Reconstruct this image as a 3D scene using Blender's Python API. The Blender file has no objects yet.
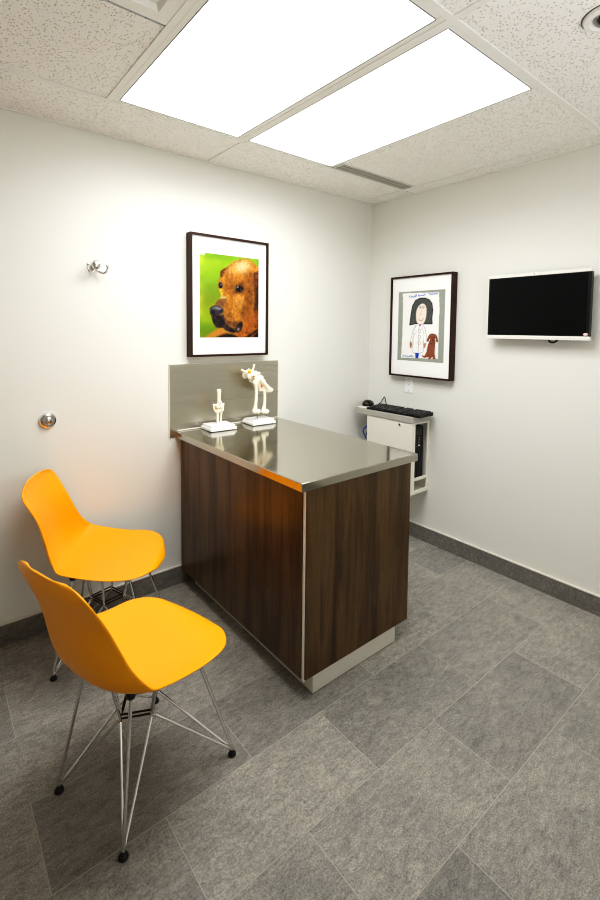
import bpy, bmesh, math, random
import numpy as np
from mathutils import Vector, Matrix
random.seed(7)
C = bpy.context.scene.collection
H = 2.47                      # ceiling height; room corner at the origin, back wall y=0, right wall x=0

# ------------------------------------------------------------------ helpers
def lin(c):
    def f(v):
        v /= 255.0
        return v / 12.92 if v <= 0.04045 else ((v + 0.055) / 1.055) ** 2.4
    return tuple(f(v) for v in c[:3])

def link(name, me, mat=None, parent=None):
    o = bpy.data.objects.new(name, me)
    C.objects.link(o)
    if mat is not None:
        me.materials.append(mat)
    if parent is not None:
        o.parent = parent
    return o

def obj(name, bm, mat, parent=None, smooth=False, bevel=0, seg=2, label=None, sharp=40):
    me = bpy.data.meshes.new(name)
    bmesh.ops.recalc_face_normals(bm, faces=bm.faces[:])
    bm.to_mesh(me)
    bm.free()
    o = link(name, me, mat, parent)
    if smooth:
        me.polygons.foreach_set('use_smooth', [True] * len(me.polygons))
        me.set_sharp_from_angle(angle=math.radians(sharp))
    if bevel:
        m = o.modifiers.new('bevel', 'BEVEL')
        m.width = bevel
        m.segments = seg
        m.limit_method = 'ANGLE'
        m.angle_limit = math.radians(35)
    if label:
        o['label'] = label
    return o

def thing(name, label, cat, loc=(0, 0, 0), rotz=0, group=None):
    o = bpy.data.objects.new(name, None)
    o.empty_display_size = .05
    C.objects.link(o)
    o.location = loc
    o.rotation_euler = (0, 0, rotz)
    o['label'] = label
    o['category'] = cat
    if group:
        o['group'] = group
    return o

def tag(o, label, cat, group=None):
    o['label'] = label
    o['category'] = cat
    if group:
        o['group'] = group
    return o

def struct(o):
    o['kind'] = 'structure'
    return o

def box(bm, x0, x1, y0, y1, z0, z1):
    v = [bm.verts.new(p) for p in ((x0, y0, z0), (x1, y0, z0), (x1, y1, z0), (x0, y1, z0),
                                   (x0, y0, z1), (x1, y0, z1), (x1, y1, z1), (x0, y1, z1))]
    for f in ((3, 2, 1, 0), (4, 5, 6, 7), (0, 1, 5, 4), (1, 2, 6, 5), (2, 3, 7, 6), (3, 0, 4, 7)):
        bm.faces.new([v[i] for i in f])
    return bm

def BX(*a):
    return box(bmesh.new(), *a)

def tube(bm, pts, r, n=8, closed=False, cap=True):
    pts = [Vector(p) for p in pts]
    m = len(pts)
    rs = r if isinstance(r, (list, tuple)) else [r] * m
    rings = []
    up = None
    for i, p in enumerate(pts):
        if closed:
            t = pts[(i + 1) % m] - pts[i - 1]
        else:
            t = pts[min(i + 1, m - 1)] - pts[max(i - 1, 0)]
        t.normalize()
        if up is None:
            up = t.orthogonal().normalized()
        up = (up - t * up.dot(t)).normalized()
        s = t.cross(up)
        rings.append([bm.verts.new(p + (up * math.cos(2 * math.pi * k / n) + s * math.sin(2 * math.pi * k / n)) * rs[i])
                      for k in range(n)])
    for i in range(m if closed else m - 1):
        a, b = rings[i], rings[(i + 1) % m]
        for k in range(n):
            bm.faces.new((a[k], a[(k + 1) % n], b[(k + 1) % n], b[k]))
    if cap and not closed:
        bm.faces.new(rings[0][::-1])
        bm.faces.new(rings[-1])
    return bm

def spline(pts, sub=8):
    P = [Vector(p) for p in pts]
    P = [2 * P[0] - P[1]] + P + [2 * P[-1] - P[-2]]
    out = []
    for i in range(1, len(P) - 2):
        a, b, c, d = P[i - 1:i + 3]
        for k in range(sub):
            t = k / sub
            out.append(.5 * (2 * b + (c - a) * t + (2 * a - 5 * b + 4 * c - d) * t * t + (3 * b - a - 3 * c + d) * t ** 3))
    out.append(P[-2])
    return out

def lathe(bm, prof, M=Matrix(), n=32):
    """prof: (r, h) pairs, spun about local z, then moved by M."""
    rings = []
    for r, h in prof:
        if r < 1e-6:
            rings.append([bm.verts.new(M @ Vector((0, 0, h)))])
        else:
            rings.append([bm.verts.new(M @ Vector((r * math.cos(2 * math.pi * k / n), r * math.sin(2 * math.pi * k / n), h)))
                          for k in range(n)])
    for a, b in zip(rings, rings[1:]):
        for k in range(n):
            q = [a[k % len(a)], a[(k + 1) % len(a)], b[(k + 1) % len(b)], b[k % len(b)]]
            u = []
            for w in q:
                if w not in u:
                    u.append(w)
            if len(u) >= 3:
                bm.faces.new(u)
    return bm

def blob(bm, c, r, seg=14, rings=9, rot=None):
    M = Matrix.Translation(Vector(c)) @ (rot or Matrix()) @ Matrix.Diagonal(Vector((*r, 1)))
    bmesh.ops.create_uvsphere(bm, u_segments=seg, v_segments=rings, radius=1, matrix=M)
    return bm

# ------------------------------------------------------------------ materials
def mat(name, base=(200, 200, 200), rough=.5, metal=0, spec=.5, coat=0, aniso=0):
    m = bpy.data.materials.new(name)
    m.use_nodes = True
    b = m.node_tree.nodes['Principled BSDF']
    b.inputs['Base Color'].default_value = (*lin(base), 1)
    b.inputs['Roughness'].default_value = rough
    b.inputs['Metallic'].default_value = metal
    b.inputs['Specular IOR Level'].default_value = spec
    b.inputs['Coat Weight'].default_value = coat
    b.inputs['Coat Roughness'].default_value = .05
    b.inputs['Anisotropic'].default_value = aniso
    return m, m.node_tree, b

def node(nt, typ, **kw):
    n = nt.nodes.new(typ)
    for k, v in kw.items():
        if k in n.inputs:
            n.inputs[k].default_value = v
        else:
            setattr(n, k, v)
    return n

def ramp(nt, src, stops):
    r = nt.nodes.new('ShaderNodeValToRGB')
    el = r.color_ramp.elements
    while len(el) < len(stops):
        el.new(.5)
    for e, (p, c) in zip(el, stops):
        e.position = p
        e.color = (*c, 1) if len(c) == 3 else c
    nt.links.new(src, r.inputs[0])
    return r.outputs[0]

def coords(nt, scale=(1, 1, 1), loc=(0, 0, 0), rot=(0, 0, 0), kind='Object'):
    t = nt.nodes.new('ShaderNodeTexCoord')
    mp = nt.nodes.new('ShaderNodeMapping')
    mp.inputs['Scale'].default_value = scale
    mp.inputs['Location'].default_value = loc
    mp.inputs['Rotation'].default_value = rot
    nt.links.new(t.outputs[kind], mp.inputs[0])
    return mp.outputs[0]

def mix(nt, a, b, fac, blend='MIX'):
    n = nt.nodes.new('ShaderNodeMix')
    n.data_type = 'RGBA'
    n.blend_type = blend
    for s, v in ((6, a), (7, b), (0, fac)):
        if hasattr(v, 'links') or isinstance(v, bpy.types.NodeSocket):
            nt.links.new(v, n.inputs[s])
        else:
            n.inputs[s].default_value = (*v, 1) if isinstance(v, tuple) else v
    return n.outputs[2]

def bump(nt, b, h, strength=.3, dist=.002):
    n = node(nt, 'ShaderNodeBump', Strength=strength, Distance=dist)
    nt.links.new(h, n.inputs['Height'])
    nt.links.new(n.outputs[0], b.inputs['Normal'])

def wall_material():
    m, nt, b = mat('painted_wall', (228, 228, 222), .55, spec=.3)
    co = coords(nt)
    n = node(nt, 'ShaderNodeTexNoise', Scale=260.0, Detail=2.0)
    nt.links.new(co, n.inputs['Vector'])
    bump(nt, b, n.outputs[0], .06, .001)
    return m
WALL = wall_material()

def slate(name, tiles=True, dark=1.0, k=1.0):
    m, nt, b = mat(name, (130, 128, 122), .5, spec=.4)
    L = nt.links.new
    co = coords(nt)
    if tiles:
        br = node(nt, 'ShaderNodeTexBrick', offset=.5, offset_frequency=2)
        L(coords(nt, loc=(.315, 0, 0)), br.inputs['Vector'])
        br.inputs['Scale'].default_value = 1
        br.inputs['Brick Width'].default_value = .63
        br.inputs['Row Height'].default_value = .303
        br.inputs['Mortar Size'].default_value = .0013
        br.inputs['Mortar Smooth'].default_value = .3
        br.inputs['Bias'].default_value = 0
        br.inputs['Color1'].default_value = (0, 0, 0, 1)
        br.inputs['Color2'].default_value = (1, 1, 1, 1)
        br.inputs['Mortar'].default_value = (.5, .5, .5, 1)
        rnd, mortar = br.outputs['Color'], br.outputs['Fac']
        sh = node(nt, 'ShaderNodeVectorMath', operation='SCALE')
        L(rnd, sh.inputs[0])
        sh.inputs['Scale'].default_value = 7.3
        ad = node(nt, 'ShaderNodeVectorMath', operation='ADD')
        L(co, ad.inputs[0])
        L(sh.outputs[0], ad.inputs[1])
        co = ad.outputs[0]
    big = node(nt, 'ShaderNodeTexNoise', Scale=5.0, Detail=8.0, Roughness=.72, Distortion=.6)
    L(co, big.inputs['Vector'])
    mp = nt.nodes.new('ShaderNodeMapping')
    mp.inputs['Rotation'].default_value = (0, 0, math.radians(-12))
    mp.inputs['Scale'].default_value = (10, 25, 20)
    L(co, mp.inputs[0])
    med = node(nt, 'ShaderNodeTexNoise', Scale=2.2, Detail=7.0, Roughness=.72, Distortion=.8)
    L(mp.outputs[0], med.inputs['Vector'])
    fine = node(nt, 'ShaderNodeTexNoise', Scale=190.0, Detail=4.0, Roughness=.75)
    L(co, fine.inputs['Vector'])
    d = dark
    c = ramp(nt, big.outputs[0], [(.28, lin((128 * d, 127 * d, 122 * d))), (.5, lin((143 * d, 140 * d, 134 * d))), (.72, lin((156 * d, 152 * d, 144 * d)))])
    c = mix(nt, c, ramp(nt, med.outputs[0], [(.34, (.24, .24, .24)), (.5, (.5, .5, .5)), (.66, (.76, .755, .74))]), .5, 'OVERLAY')
    c = mix(nt, c, ramp(nt, fine.outputs[0], [(.36, (.16, .16, .16)), (.5, (.5, .5, .5)), (.66, (.82, .82, .81))]), .55, 'OVERLAY')
    if tiles:
        t = ramp(nt, rnd, [(0, (.41, .41, .41)), (1, (.63, .625, .61))])
        c = mix(nt, c, t, .9, 'OVERLAY')
        c = mix(nt, c, lin((180, 176, 167)), mortar)
    L(c, b.inputs['Base Color'])
    hs = mix(nt, med.outputs[0], fine.outputs[0], .4)
    bump(nt, b, hs, 1.0 * k, .009)
    rr = ramp(nt, med.outputs[0], [(.3, (.62, .62, .62)), (.7, (.42, .42, .42))])
    L(rr, b.inputs['Roughness'])
    return m
FLOOR = slate('slate_floor_tile')
BASE = slate('slate_baseboard', False, .84, .4)

def acoustic():
    m, nt, b = mat('acoustic_tile', (245, 244, 241), .9, spec=.1)
    L = nt.links.new
    co = coords(nt)
    nz = node(nt, 'ShaderNodeTexNoise', Scale=30.0, Detail=2.0)
    L(co, nz.inputs['Vector'])
    dist = mix(nt, co, nz.outputs['Color'], .012)
    v = node(nt, 'ShaderNodeTexVoronoi', Scale=125.0)
    v.inputs['Randomness'].default_value = 1
    L(dist, v.inputs['Vector'])
    hole = ramp(nt, v.outputs['Distance'], [(.20, (1, 1, 1)), (.36, (0, 0, 0))])
    sep = node(nt, 'ShaderNodeSeparateColor')
    L(v.outputs['Color'], sep.inputs[0])
    pick = ramp(nt, sep.outputs[0], [(.40, (0, 0, 0)), (.50, (1, 1, 1))])
    f = mix(nt, hole, pick, 1.0, 'MULTIPLY')
    c = mix(nt, lin((245, 244, 241)), lin((142, 134, 122)), f)
    L(c, b.inputs['Base Color'])
    inv = mix(nt, (1., 1., 1.), (0., 0., 0.), f)
    bump(nt, b, inv, .5, .003)
    return m
ACOUSTIC = acoustic()
TEE = mat('white_tee_metal', (236, 236, 232), .45)[0]

def wood():
    m, nt, b = mat('dark_walnut_laminate', (60, 40, 28), .30, spec=.35)
    L = nt.links.new
    co = coords(nt, scale=(6.5, 6.5, .45))
    n1 = node(nt, 'ShaderNodeTexNoise', Scale=2.2, Detail=5.0, Roughness=.6, Distortion=.35)
    L(co, n1.inputs['Vector'])
    n2 = node(nt, 'ShaderNodeTexNoise', Scale=26.0, Detail=4.0, Roughness=.7)
    L(co, n2.inputs['Vector'])
    n3 = node(nt, 'ShaderNodeTexNoise', Scale=1.0, Detail=2.0)
    L(coords(nt, scale=(14, 14, 120)), n3.inputs['Vector'])
    c = ramp(nt, n1.outputs[0], [(.27, lin((50, 36, 21))), (.44, lin((72, 53, 32))), (.57, lin((98, 74, 46))), (.74, lin((60, 44, 27)))])
    c = mix(nt, c, ramp(nt, n2.outputs[0], [(.3, (.32, .32, .32)), (.7, (.66, .66, .66))]), .4, 'OVERLAY')
    c = mix(nt, c, ramp(nt, n3.outputs[0], [(.3, (.4, .4, .4)), (.75, (.6, .6, .6))]), .45, 'OVERLAY')
    L(c, b.inputs['Base Color'])
    bump(nt, b, n2.outputs[0], .08, .001)
    return m
WOOD = wood()

def steel(name, col, rough, sc, amount=.1, cv=.11, bs=.04):
    m, nt, b = mat(name, col, rough, 1.0)
    L = nt.links.new
    n = node(nt, 'ShaderNodeTexNoise', Scale=1.0, Detail=4.0, Roughness=.65)
    L(coords(nt, scale=sc), n.inputs['Vector'])
    r = ramp(nt, n.outputs[0], [(.3, (rough - amount,) * 3), (.7, (rough + amount,) * 3)])
    L(r, b.inputs['Roughness'])
    base = lin(col)
    c = ramp(nt, n.outputs[0], [(.25, tuple(v * (1 - cv) for v in base)), (.75, tuple(min(1, v * (1 + cv)) for v in base))])
    L(c, b.inputs['Base Color'])
    bump(nt, b, n.outputs[0], bs, .0006)
    return m
STEEL_TOP = steel('stainless_worktop_steel', (186, 182, 170), .11, (3, 160, 3), .02, .05, .015)
STEEL_BACK = steel('brushed_backsplash_steel', (188, 183, 170), .30, (1.2, 60, 42), .04, .06, .0)
PLINTH = mat('pale_plinth_metal', (226, 222, 212), .4, .15)[0]
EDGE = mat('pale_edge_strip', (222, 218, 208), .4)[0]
CHROME = mat('chrome', (225, 225, 225), .08, 1.0)[0]
DARKWIRE = mat('dark_bronze_wire', (62, 44, 36), .3, .7)[0]
RUBBER = mat('black_rubber', (16, 16, 17), .5)[0]

def orange():
    m, nt, b = mat('orange_plastic', (255, 160, 0), .36, spec=.3)
    b.inputs['Base Color'].default_value = (.98, .375, .002, 1)
    n = node(nt, 'ShaderNodeTexNoise', Scale=420.0, Detail=2.0)
    nt.links.new(coords(nt), n.inputs['Vector'])
    bump(nt, b, n.outputs[0], .08, .0006)
    return m
ORANGE = orange()
WHITE = mat('white_plastic', (240, 240, 240), .35)[0]
BONE = mat('ivory_bone_plastic', (253, 246, 226), .4)[0]
CREAM = mat('cream_painted_metal', (236, 233, 222), .4)[0]
GREYLAM = mat('grey_laminate', (176, 172, 164), .4)[0]
BLACK = mat('black_plastic', (10, 10, 12), .35, spec=.3)[0]
BLACKGLOSS = mat('gloss_black_plastic', (8, 8, 9), .12)[0]
SCREEN = mat('dark_screen', (13, 15, 15), .25, spec=.12)[0]
SILVER = mat('silver_plastic', (236, 234, 228), .3, .1)[0]
FRAMEWOOD = mat('dark_brown_frame', (50, 28, 21), .5, spec=.2)[0]
MATBOARD = mat('white_mat_board', (250, 250, 249), .9, spec=.1)[0]
YELLOW = mat('yellow_disc_plastic', (250, 200, 30), .4)[0]
RED = mat('red_marker_plastic', (215, 96, 50), .4)[0]
BLUE = mat('blue_cable', (35, 70, 190), .4)[0]
LEDW = mat('pale_indicator', (235, 235, 240), .4)[0]
VENT = mat('vent_plate', (172, 170, 162), .5)[0]
GREYMETAL = mat('grey_vent_metal', (150, 148, 142), .45, .3)[0]
KEY = mat('keyboard_key_black', (34, 34, 36), .45)[0]

def emit(name, col, s):
    m = bpy.data.materials.new(name)
    m.use_nodes = True
    nt = m.node_tree
    b = nt.nodes['Principled BSDF']
    b.inputs['Base Color'].default_value = (.9, .9, .9, 1)
    b.inputs['Emission Color'].default_value = (*col, 1)
    b.inputs['Emission Strength'].default_value = s
    return m
DARKLINE = mat('dark_line_grey', (84, 86, 84), .6)[0]
LENS = emit('lit_diffuser', (.995, .995, .98), 3.4)
LENS_FILL = emit('fill_panel_diffuser', (.99, .995, .985), 6.5)  # glow of the added fill panel behind the camera

def glass():
    m = bpy.data.materials.new('picture_glass')
    m.use_nodes = True
    nt = m.node_tree
    nt.nodes.clear()
    o = nt.nodes.new('ShaderNodeOutputMaterial')
    mx = nt.nodes.new('ShaderNodeMixShader')
    tr = nt.nodes.new('ShaderNodeBsdfTransparent')
    gl = nt.nodes.new('ShaderNodeBsdfGlossy')
    gl.inputs['Roughness'].default_value = .02
    fr = nt.nodes.new('ShaderNodeFresnel')
    fr.inputs['IOR'].default_value = 1.14
    nt.links.new(fr.outputs[0], mx.inputs[0])
    nt.links.new(tr.outputs[0], mx.inputs[1])
    nt.links.new(gl.outputs[0], mx.inputs[2])
    nt.links.new(mx.outputs[0], o.inputs[0])
    return m
GLASS = glass()

def attr_mat(name, rough=.45):
    m, nt, b = mat(name, (255, 255, 255), rough, spec=.08)
    a = nt.nodes.new('ShaderNodeVertexColor')
    a.layer_name = 'Col'
    nt.links.new(a.outputs[0], b.inputs['Base Color'])
    return m
PRINT = attr_mat('colour_print')

# ------------------------------------------------------------------ room shell
XL, YF = -3.25, -3.35
struct(obj('floor', BX(XL, 0, YF, 0, -.05, 0), FLOOR))
struct(obj('wall_back', BX(XL - .1, .1, 0, .1, 0, H + .1), WALL))
struct(obj('wall_right', BX(0, .1, YF, 0, 0, H + .1), WALL))
WALL_CUT_FILL = mat('fill_cutting_wall', (168, 164, 156), .6, spec=.2)[0]  # unseen left wall toned darker to cut fill light at the lower left
struct(obj('wall_left', BX(XL - .1, XL, YF, 0, 0, H + .1), WALL_CUT_FILL))
struct(obj('wall_front', BX(XL - .1, .1, YF - .1, YF, 0, H + .1), WALL))

def baseboard(name, a):
    o = struct(obj(name, BX(*a), BASE))
    return o
bb = .103
baseboard('baseboard_back', (XL, -.010, -.010, 0, 0, bb))
baseboard('baseboard_right', (-.010, 0, YF, 0, 0, bb))
baseboard('baseboard_left', (XL, XL + .010, YF + .01, -.010, 0, bb))
for n, a in (('trim_1', (XL, -.012, -.012, 0, bb, bb + .006)),
             ('trim_2', (-.012, 0, YF, 0, bb, bb + .006))):
    struct(obj(n, BX(*a), EDGE))

# ceiling: acoustic tiles lying in a tee grid, openings left for lights and vents
XA, XB, XC, XD = -2.09, -1.431, -.806, -.117     # grid lines along y
YA, YB = -.384, -1.62
tiles = [(XL, -2.7, YA, 0), (-2.7, -1.41, YA, 0), (-1.41, XD, YA, 0), (XD, 0, YA, 0),
         (XD, 0, YB, YA), (XD, 0, -2.84, YB), (XD, 0, YF, -2.84), (XA, XB, -2.84, YB),
         (XC, XD, YB, -.500),
         (XL, -2.7, YB, YA), (-2.7, XA, -1.0, YA),
         (XB, XD, -2.23, YB), (XB, XD, -2.84, -2.23), (XB, -.77, YF, -2.84),
         (XA, XB, YF, -2.84), (XL, -2.7, -2.84, YB), (XL, XA, YF, -2.84), (-2.7, XA, -2.84, YB)]
bm = bmesh.new()
for x0, x1, y0, y1 in tiles:
    box(bm, x0 + .001, x1 - .001, y0 + .001, y1 - .001, H, H + .016)
box(bm, XL - .1, .1, YF - .1, .1, H + .10, H + .12)
struct(obj('ceiling', bm, ACOUSTIC))
bm = bmesh.new()
tw, tz = .012, H - .005
def tee_x(x, y0, y1, w=tw):
    box(bm, x - w, x + w, y0, y1, tz, H)
def tee_y(y, x0, x1, w=tw):
    box(bm, x0, x1, y - w, y + w, tz - .0006, H)
tee_y(YA, XL, 0)
tee_y(YB, XL, 0)
tee_y(-2.84, XL, 0)
for x in (XA, XB, XD, -2.7):
    tee_x(x, YF, YA)
tee_x(-1.41, YA, 0)
tee_x(XD, YA, 0)
tee_y(-.0045, XL, 0, .0045)          # perimeter angle
tee_x(-.0045, YF, 0, .0045)
struct(obj('trim_3', bm, TEE))

# ------------------------------------------------------------------ ceiling fixtures
def troffer(label, x0, x1, y0, y1, fx, fy, lens, power=0, group=None):
    t = thing('ceiling_light', label, 'ceiling light', ((x0 + x1) / 2, (y0 + y1) / 2, H), group=group)
    cx, cy = (x0 + x1) / 2, (y0 + y1) / 2
    w, d = (x1 - x0) / 2, (y1 - y0) / 2
    bm = bmesh.new()
    for a in ((-w, -w + fx, -d, d), (w - fx, w, -d, d), (-w + fx, w - fx, -d, -d + fy), (-w + fx, w - fx, d - fy, d)):
        box(bm, *a, -.004, .05)
    obj('frame', bm, TEE, t, bevel=.0015, seg=1)
    obj('diffuser', BX(-w + fx, w - fx, -d + fy, d - fy, .002, .012), lens, t)
    obj('housing', BX(-w, w, -d, d, .05, .09), TEE, t)
    bm = bmesh.new()
    for a in ((-w + fx - .004, -w + fx, -d + fy, d - fy), (w - fx, w - fx + .004, -d + fy, d - fy), (-w + fx, w - fx, -d + fy - .004, -d + fy), (-w + fx, w - fx, d - fy, d - fy + .004)):
        box(bm, *a, -.0046, -.0041)
    obj('dark_line', bm, DARKLINE, t, label='dark grey line round the diffuser')  # thin dark rim drawn as the outline between tee and lens
    if power:
        la = bpy.data.lights.new('tube_light', 'AREA')
        la.shape = 'RECTANGLE'
        la.size, la.size_y = 2 * (w - fx), 2 * (d - fy)
        la.energy = power
        la.color = (.985, .99, .975)
        la.spread = math.radians(158)
        lo = bpy.data.objects.new('tube_light', la)
        C.objects.link(lo)
        lo.parent = t
        lo.location = (0, 0, .0005)
    return t
PW = 11.0
troffer('larger-looking lit white ceiling panel, left of the pair, above the dog photo', XA + .0125, XB - .0125, YB + .0125, YA - .0125, .026, .022, LENS, PW)
troffer('lit white ceiling panel, right of the pair, beside the slot vent', XB + .0125, XC, YB + .0125, YA - .0125, .018, .022, LENS, PW)
troffer('added white fill panel on the ceiling near the right wall, behind the camera', -.76, -.13, YF + .02, -2.8525, .016, .012, LENS_FILL)  # added out of view as extra fill for the room

# slot vent beside the right light
t = thing('slot_air_vent', 'narrow grey slot air vent beside the right ceiling light', 'air vent', ((XC + XD) / 2, -.447, H))
w = (XD - XC) / 2 - .014
bm = bmesh.new()
for a in ((-w, w, -.052, -.046), (-w, w, .046, .052), (-w, -w + .006, -.046, .046), (w - .006, w, -.046, .046)):
    box(bm, *a, -.004, .03)
obj('frame', bm, TEE, t)
obj('slot_plate', BX(-w + .006, w - .006, -.046, .046, -.001, .005), VENT, t)
for yy in (-.018, .014):
    obj('slat', BX(-w + .006, w - .006, yy - .0012, yy + .0012, -.0035, -.001), GREYMETAL, t)

# square air diffuser at the top left
t = thing('square_air_diffuser', 'square grey-white air diffuser at the upper left of the ceiling', 'air vent', (-2.395, -1.31, H))
bm = bmesh.new()
def sq_ring(bm, a0, z0, a1, z1, hx=.295, hy=.297):
    r = []
    for a, z in ((a0, z0), (a1, z1)):
        r.append([bm.verts.new((sx * (hx - a), sy * (hy - a), z)) for sx, sy in ((-1, -1), (1, -1), (1, 1), (-1, 1))])
    for k in range(4):
        bm.faces.new((r[0][k], r[0][(k + 1) % 4], r[1][(k + 1) % 4], r[1][k]))
sq_ring(bm, 0, -.003, .045, -.003)
sq_ring(bm, .045, -.003, .055, .014)
obj('face_plate', bm, TEE, t)
for a in (.055, .105, .155):
    bm = bmesh.new()
    sq_ring(bm, a, .014, a + .045, -.001)
    sq_ring(bm, a + .045, -.001, a + .05, .014)
    obj('louvre_ring', bm, TEE, t)
obj('centre_plate', BX(-.09, .09, -.09, .09, .008, .014), TEE, t)
obj('backing', BX(-.295, .295, -.297, .297, .03, .06), GREYMETAL, t)

# recessed gimbal downlight
t = thing('recessed_downlight', 'small round recessed gimbal downlight at the upper right of the ceiling', 'ceiling light', (-1.075, -1.935, H))
obj('trim_ring', lathe(bmesh.new(), [(.070, .0), (.070, -.004), (.066, -.011), (.052, -.014), (.046, -.004), (.044, .0)], n=40), TEE, t, smooth=True)
tilt = Matrix.Rotation(math.radians(12), 4, 'Y') @ Matrix.Translation((0, 0, -.002))
obj('gap_shade_ring', lathe(bmesh.new(), [(.0745, .0), (.0745, -.0012), (.069, -.0012)], n=40), DARKLINE, t)  # gap shade put in as a flat dark ring round the trim
obj('gimbal', lathe(bmesh.new(), [(.041, .0), (.040, -.005), (.033, -.007), (.030, 0.0), (.0, .0)], tilt, 40), GREYMETAL, t, smooth=True)
obj('lamp', lathe(bmesh.new(), [(.029, -.0005), (.026, -.008), (.015, -.004), (.0, -.006)], tilt, 32), BLACKGLOSS, t, smooth=True)
obj('lamp_face', lathe(bmesh.new(), [(.020, -.0085), (.012, -.011), (0, -.012)], tilt, 24), CHROME, t, smooth=True)

# ------------------------------------------------------------------ examination counter
t = thing('examination_counter', 'dark walnut examination counter with pale corner strip and steel plinth', 'counter', (-1.26, -.56, 0))
O = Vector((-1.26, -.56, 0))
def cb(x0, x1, y0, y1, z0, z1):
    return BX(x0 - O.x, x1 - O.x, y0 - O.y, y1 - O.y, z0, z1)
wz0, wz1 = .088, .869
obj('side_panel', cb(-1.598, -1.580, -1.118, -.0135, wz0, wz1), WOOD, t, bevel=.003)
obj('side_panel', cb(-.956, -.938, -1.118, -.0135, wz0, wz1), WOOD, t, bevel=.003)
obj('end_panel', cb(-1.589, -.938, -1.138, -1.120, wz0, wz1), WOOD, t, bevel=.003)
obj('carcass', cb(-1.578, -.958, -1.116, -.0135, .080, .869), EDGE, t)
obj('corner_strip', cb(-1.594, -1.579, -1.131, -1.119, .080, .868), EDGE, t, bevel=.002, label='pale vertical corner strip')
obj('plinth', cb(-1.536, -1.012, -1.124, -.06, 0, .0795), PLINTH, t, bevel=.0015, seg=1, label='brushed steel plinth')

bm = bmesh.new()
box(bm, -1.625, -.898, -1.147, -.0046, .870, .906)
w = obj('worktop', bm, STEEL_TOP, bevel=.003, seg=3, smooth=True)
tag(w, 'reflective stainless steel worktop on the walnut counter', 'worktop')

t = thing('steel_backsplash', 'brushed stainless steel splash panel on the wall behind the worktop', 'backsplash', (-1.28, 0, .906))
bm = bmesh.new()
box(bm, -.383, .383, -.004, -.0005, -.034, .386)
obj('panel', bm, STEEL_BACK, t)
obj('joint_bead', tube(bmesh.new(), [(-.338, -.009, .0037), (.38, -.009, .0037)], .0034, 8), EDGE, t, label='pale bead along the joint, coloured as its light reflection')  # pale colour stands in for light reflected off the coved joint
bm = bmesh.new()
box(bm, -.385, -.381, -.006, -.0005, -.034, .386)
box(bm, .381, .385, -.006, -.0005, .002, .386)
box(bm, -.385, .385, -.006, -.0005, .384, .388)
obj('edge_lip', bm, PLINTH, t)

# ------------------------------------------------------------------ chairs
def crn(pts, n):
    P = np.array(pts, float)
    P = np.vstack([2 * P[0] - P[1], P, 2 * P[-1] - P[-2]])
    out = []
    for i in range(1, len(P) - 2):
        a, b, c, d = P[i - 1:i + 3]
        for s in np.linspace(0, 1, 24, endpoint=False):
            out.append(.5 * ((2 * b) + (c - a) * s + (2 * a - 5 * b + 4 * c - d) * s * s + (3 * b - a - 3 * c + d) * s ** 3))
    out.append(P[-2])
    out = np.array(out)
    s = np.r_[0, np.cumsum(np.linalg.norm(np.diff(out[:, :2], axis=0), axis=1))]
    q = np.linspace(0, s[-1], n)
    # denser rows near both ends
    e = np.linspace(0, 1, n)
    q = s[-1] * (e - .12 * np.sin(2 * np.pi * e))
    return np.stack([np.interp(q, s, out[:, k]) for k in range(out.shape[1])], 1), q, s[-1]

def shell_grid(nu=35, nv=73):
    hs, hb, bx, fx, bendx, bow = .439, .834, -.300, .266, -.1849, .008
    wf, wm, ww, wt = .203, .249, .183, .187
    K, s0, sa, sb = .0685, .4893, .2611, .3028
    Hh = hb - hs
    c = [(fx, hs - .016, wf, 0), (fx - .03, hs + .004, wf + .005, 0), (fx - .12, hs + .004, wm - .005, 0), (fx - .22, hs - .004, wm, 0),
         (bendx + .10, hs - .004, wm, 0), (bendx + .03, hs + .008, wm - .003, 0), (bendx - .012, hs + .045, wm * .75 + ww * .25, 0),
         (bendx - .04, hs + .10, wm * .45 + ww * .55, 0), (bendx - .055, hs + .16, wm * .2 + ww * .8, 0),
         (bendx * .45 + bx * .55 - .01, hs + .62 * Hh, ww, 0), (bx + .01, hs + .87 * Hh, wt, 0), (bx, hb, wt - .005, 0)]
    c, s, L = crn(c, nv)
    ds = s - s0
    c[:, 3] = K * np.exp(-(ds / np.where(ds < 0, sa, sb)) ** 2) * np.clip(s / .05, 0, 1)
    x, z, w, cu = c.T
    tx = np.gradient(x)
    tz_ = np.gradient(z)
    n = np.hypot(tx, tz_)
    tx, tz_ = tx / n, tz_ / n
    nx, nz = tz_, -tx
    def rnd(w, d, rc, ra):
        e = np.clip(1 - d / rc, 0, 1)
        return w - ra + ra * np.clip(1 - e ** 2.4, 0, 1) ** (1 / 2.4)
    w = np.minimum(rnd(w, s, .112, .184), rnd(w, L - s, .075, .087))
    u = np.linspace(-1, 1, nu)
    U, W = np.meshgrid(u, w)
    a = np.abs(u)[None] ** 2.4
    X = x[:, None] + (nx * cu)[:, None] * a
    Z = z[:, None] + (nz * cu)[:, None] * a
    f1 = np.clip(1 - (L - s) / .12, 0, 1)[:, None]
    f0 = np.clip(1 - s / .12, 0, 1)[:, None]
    Z = Z - bow * f1 * (u ** 2)[None] * tz_[:, None]
    X = X - 1.5 * bow * f0 * (u ** 2)[None]
    return np.stack([X, U * W, Z], -1)

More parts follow.
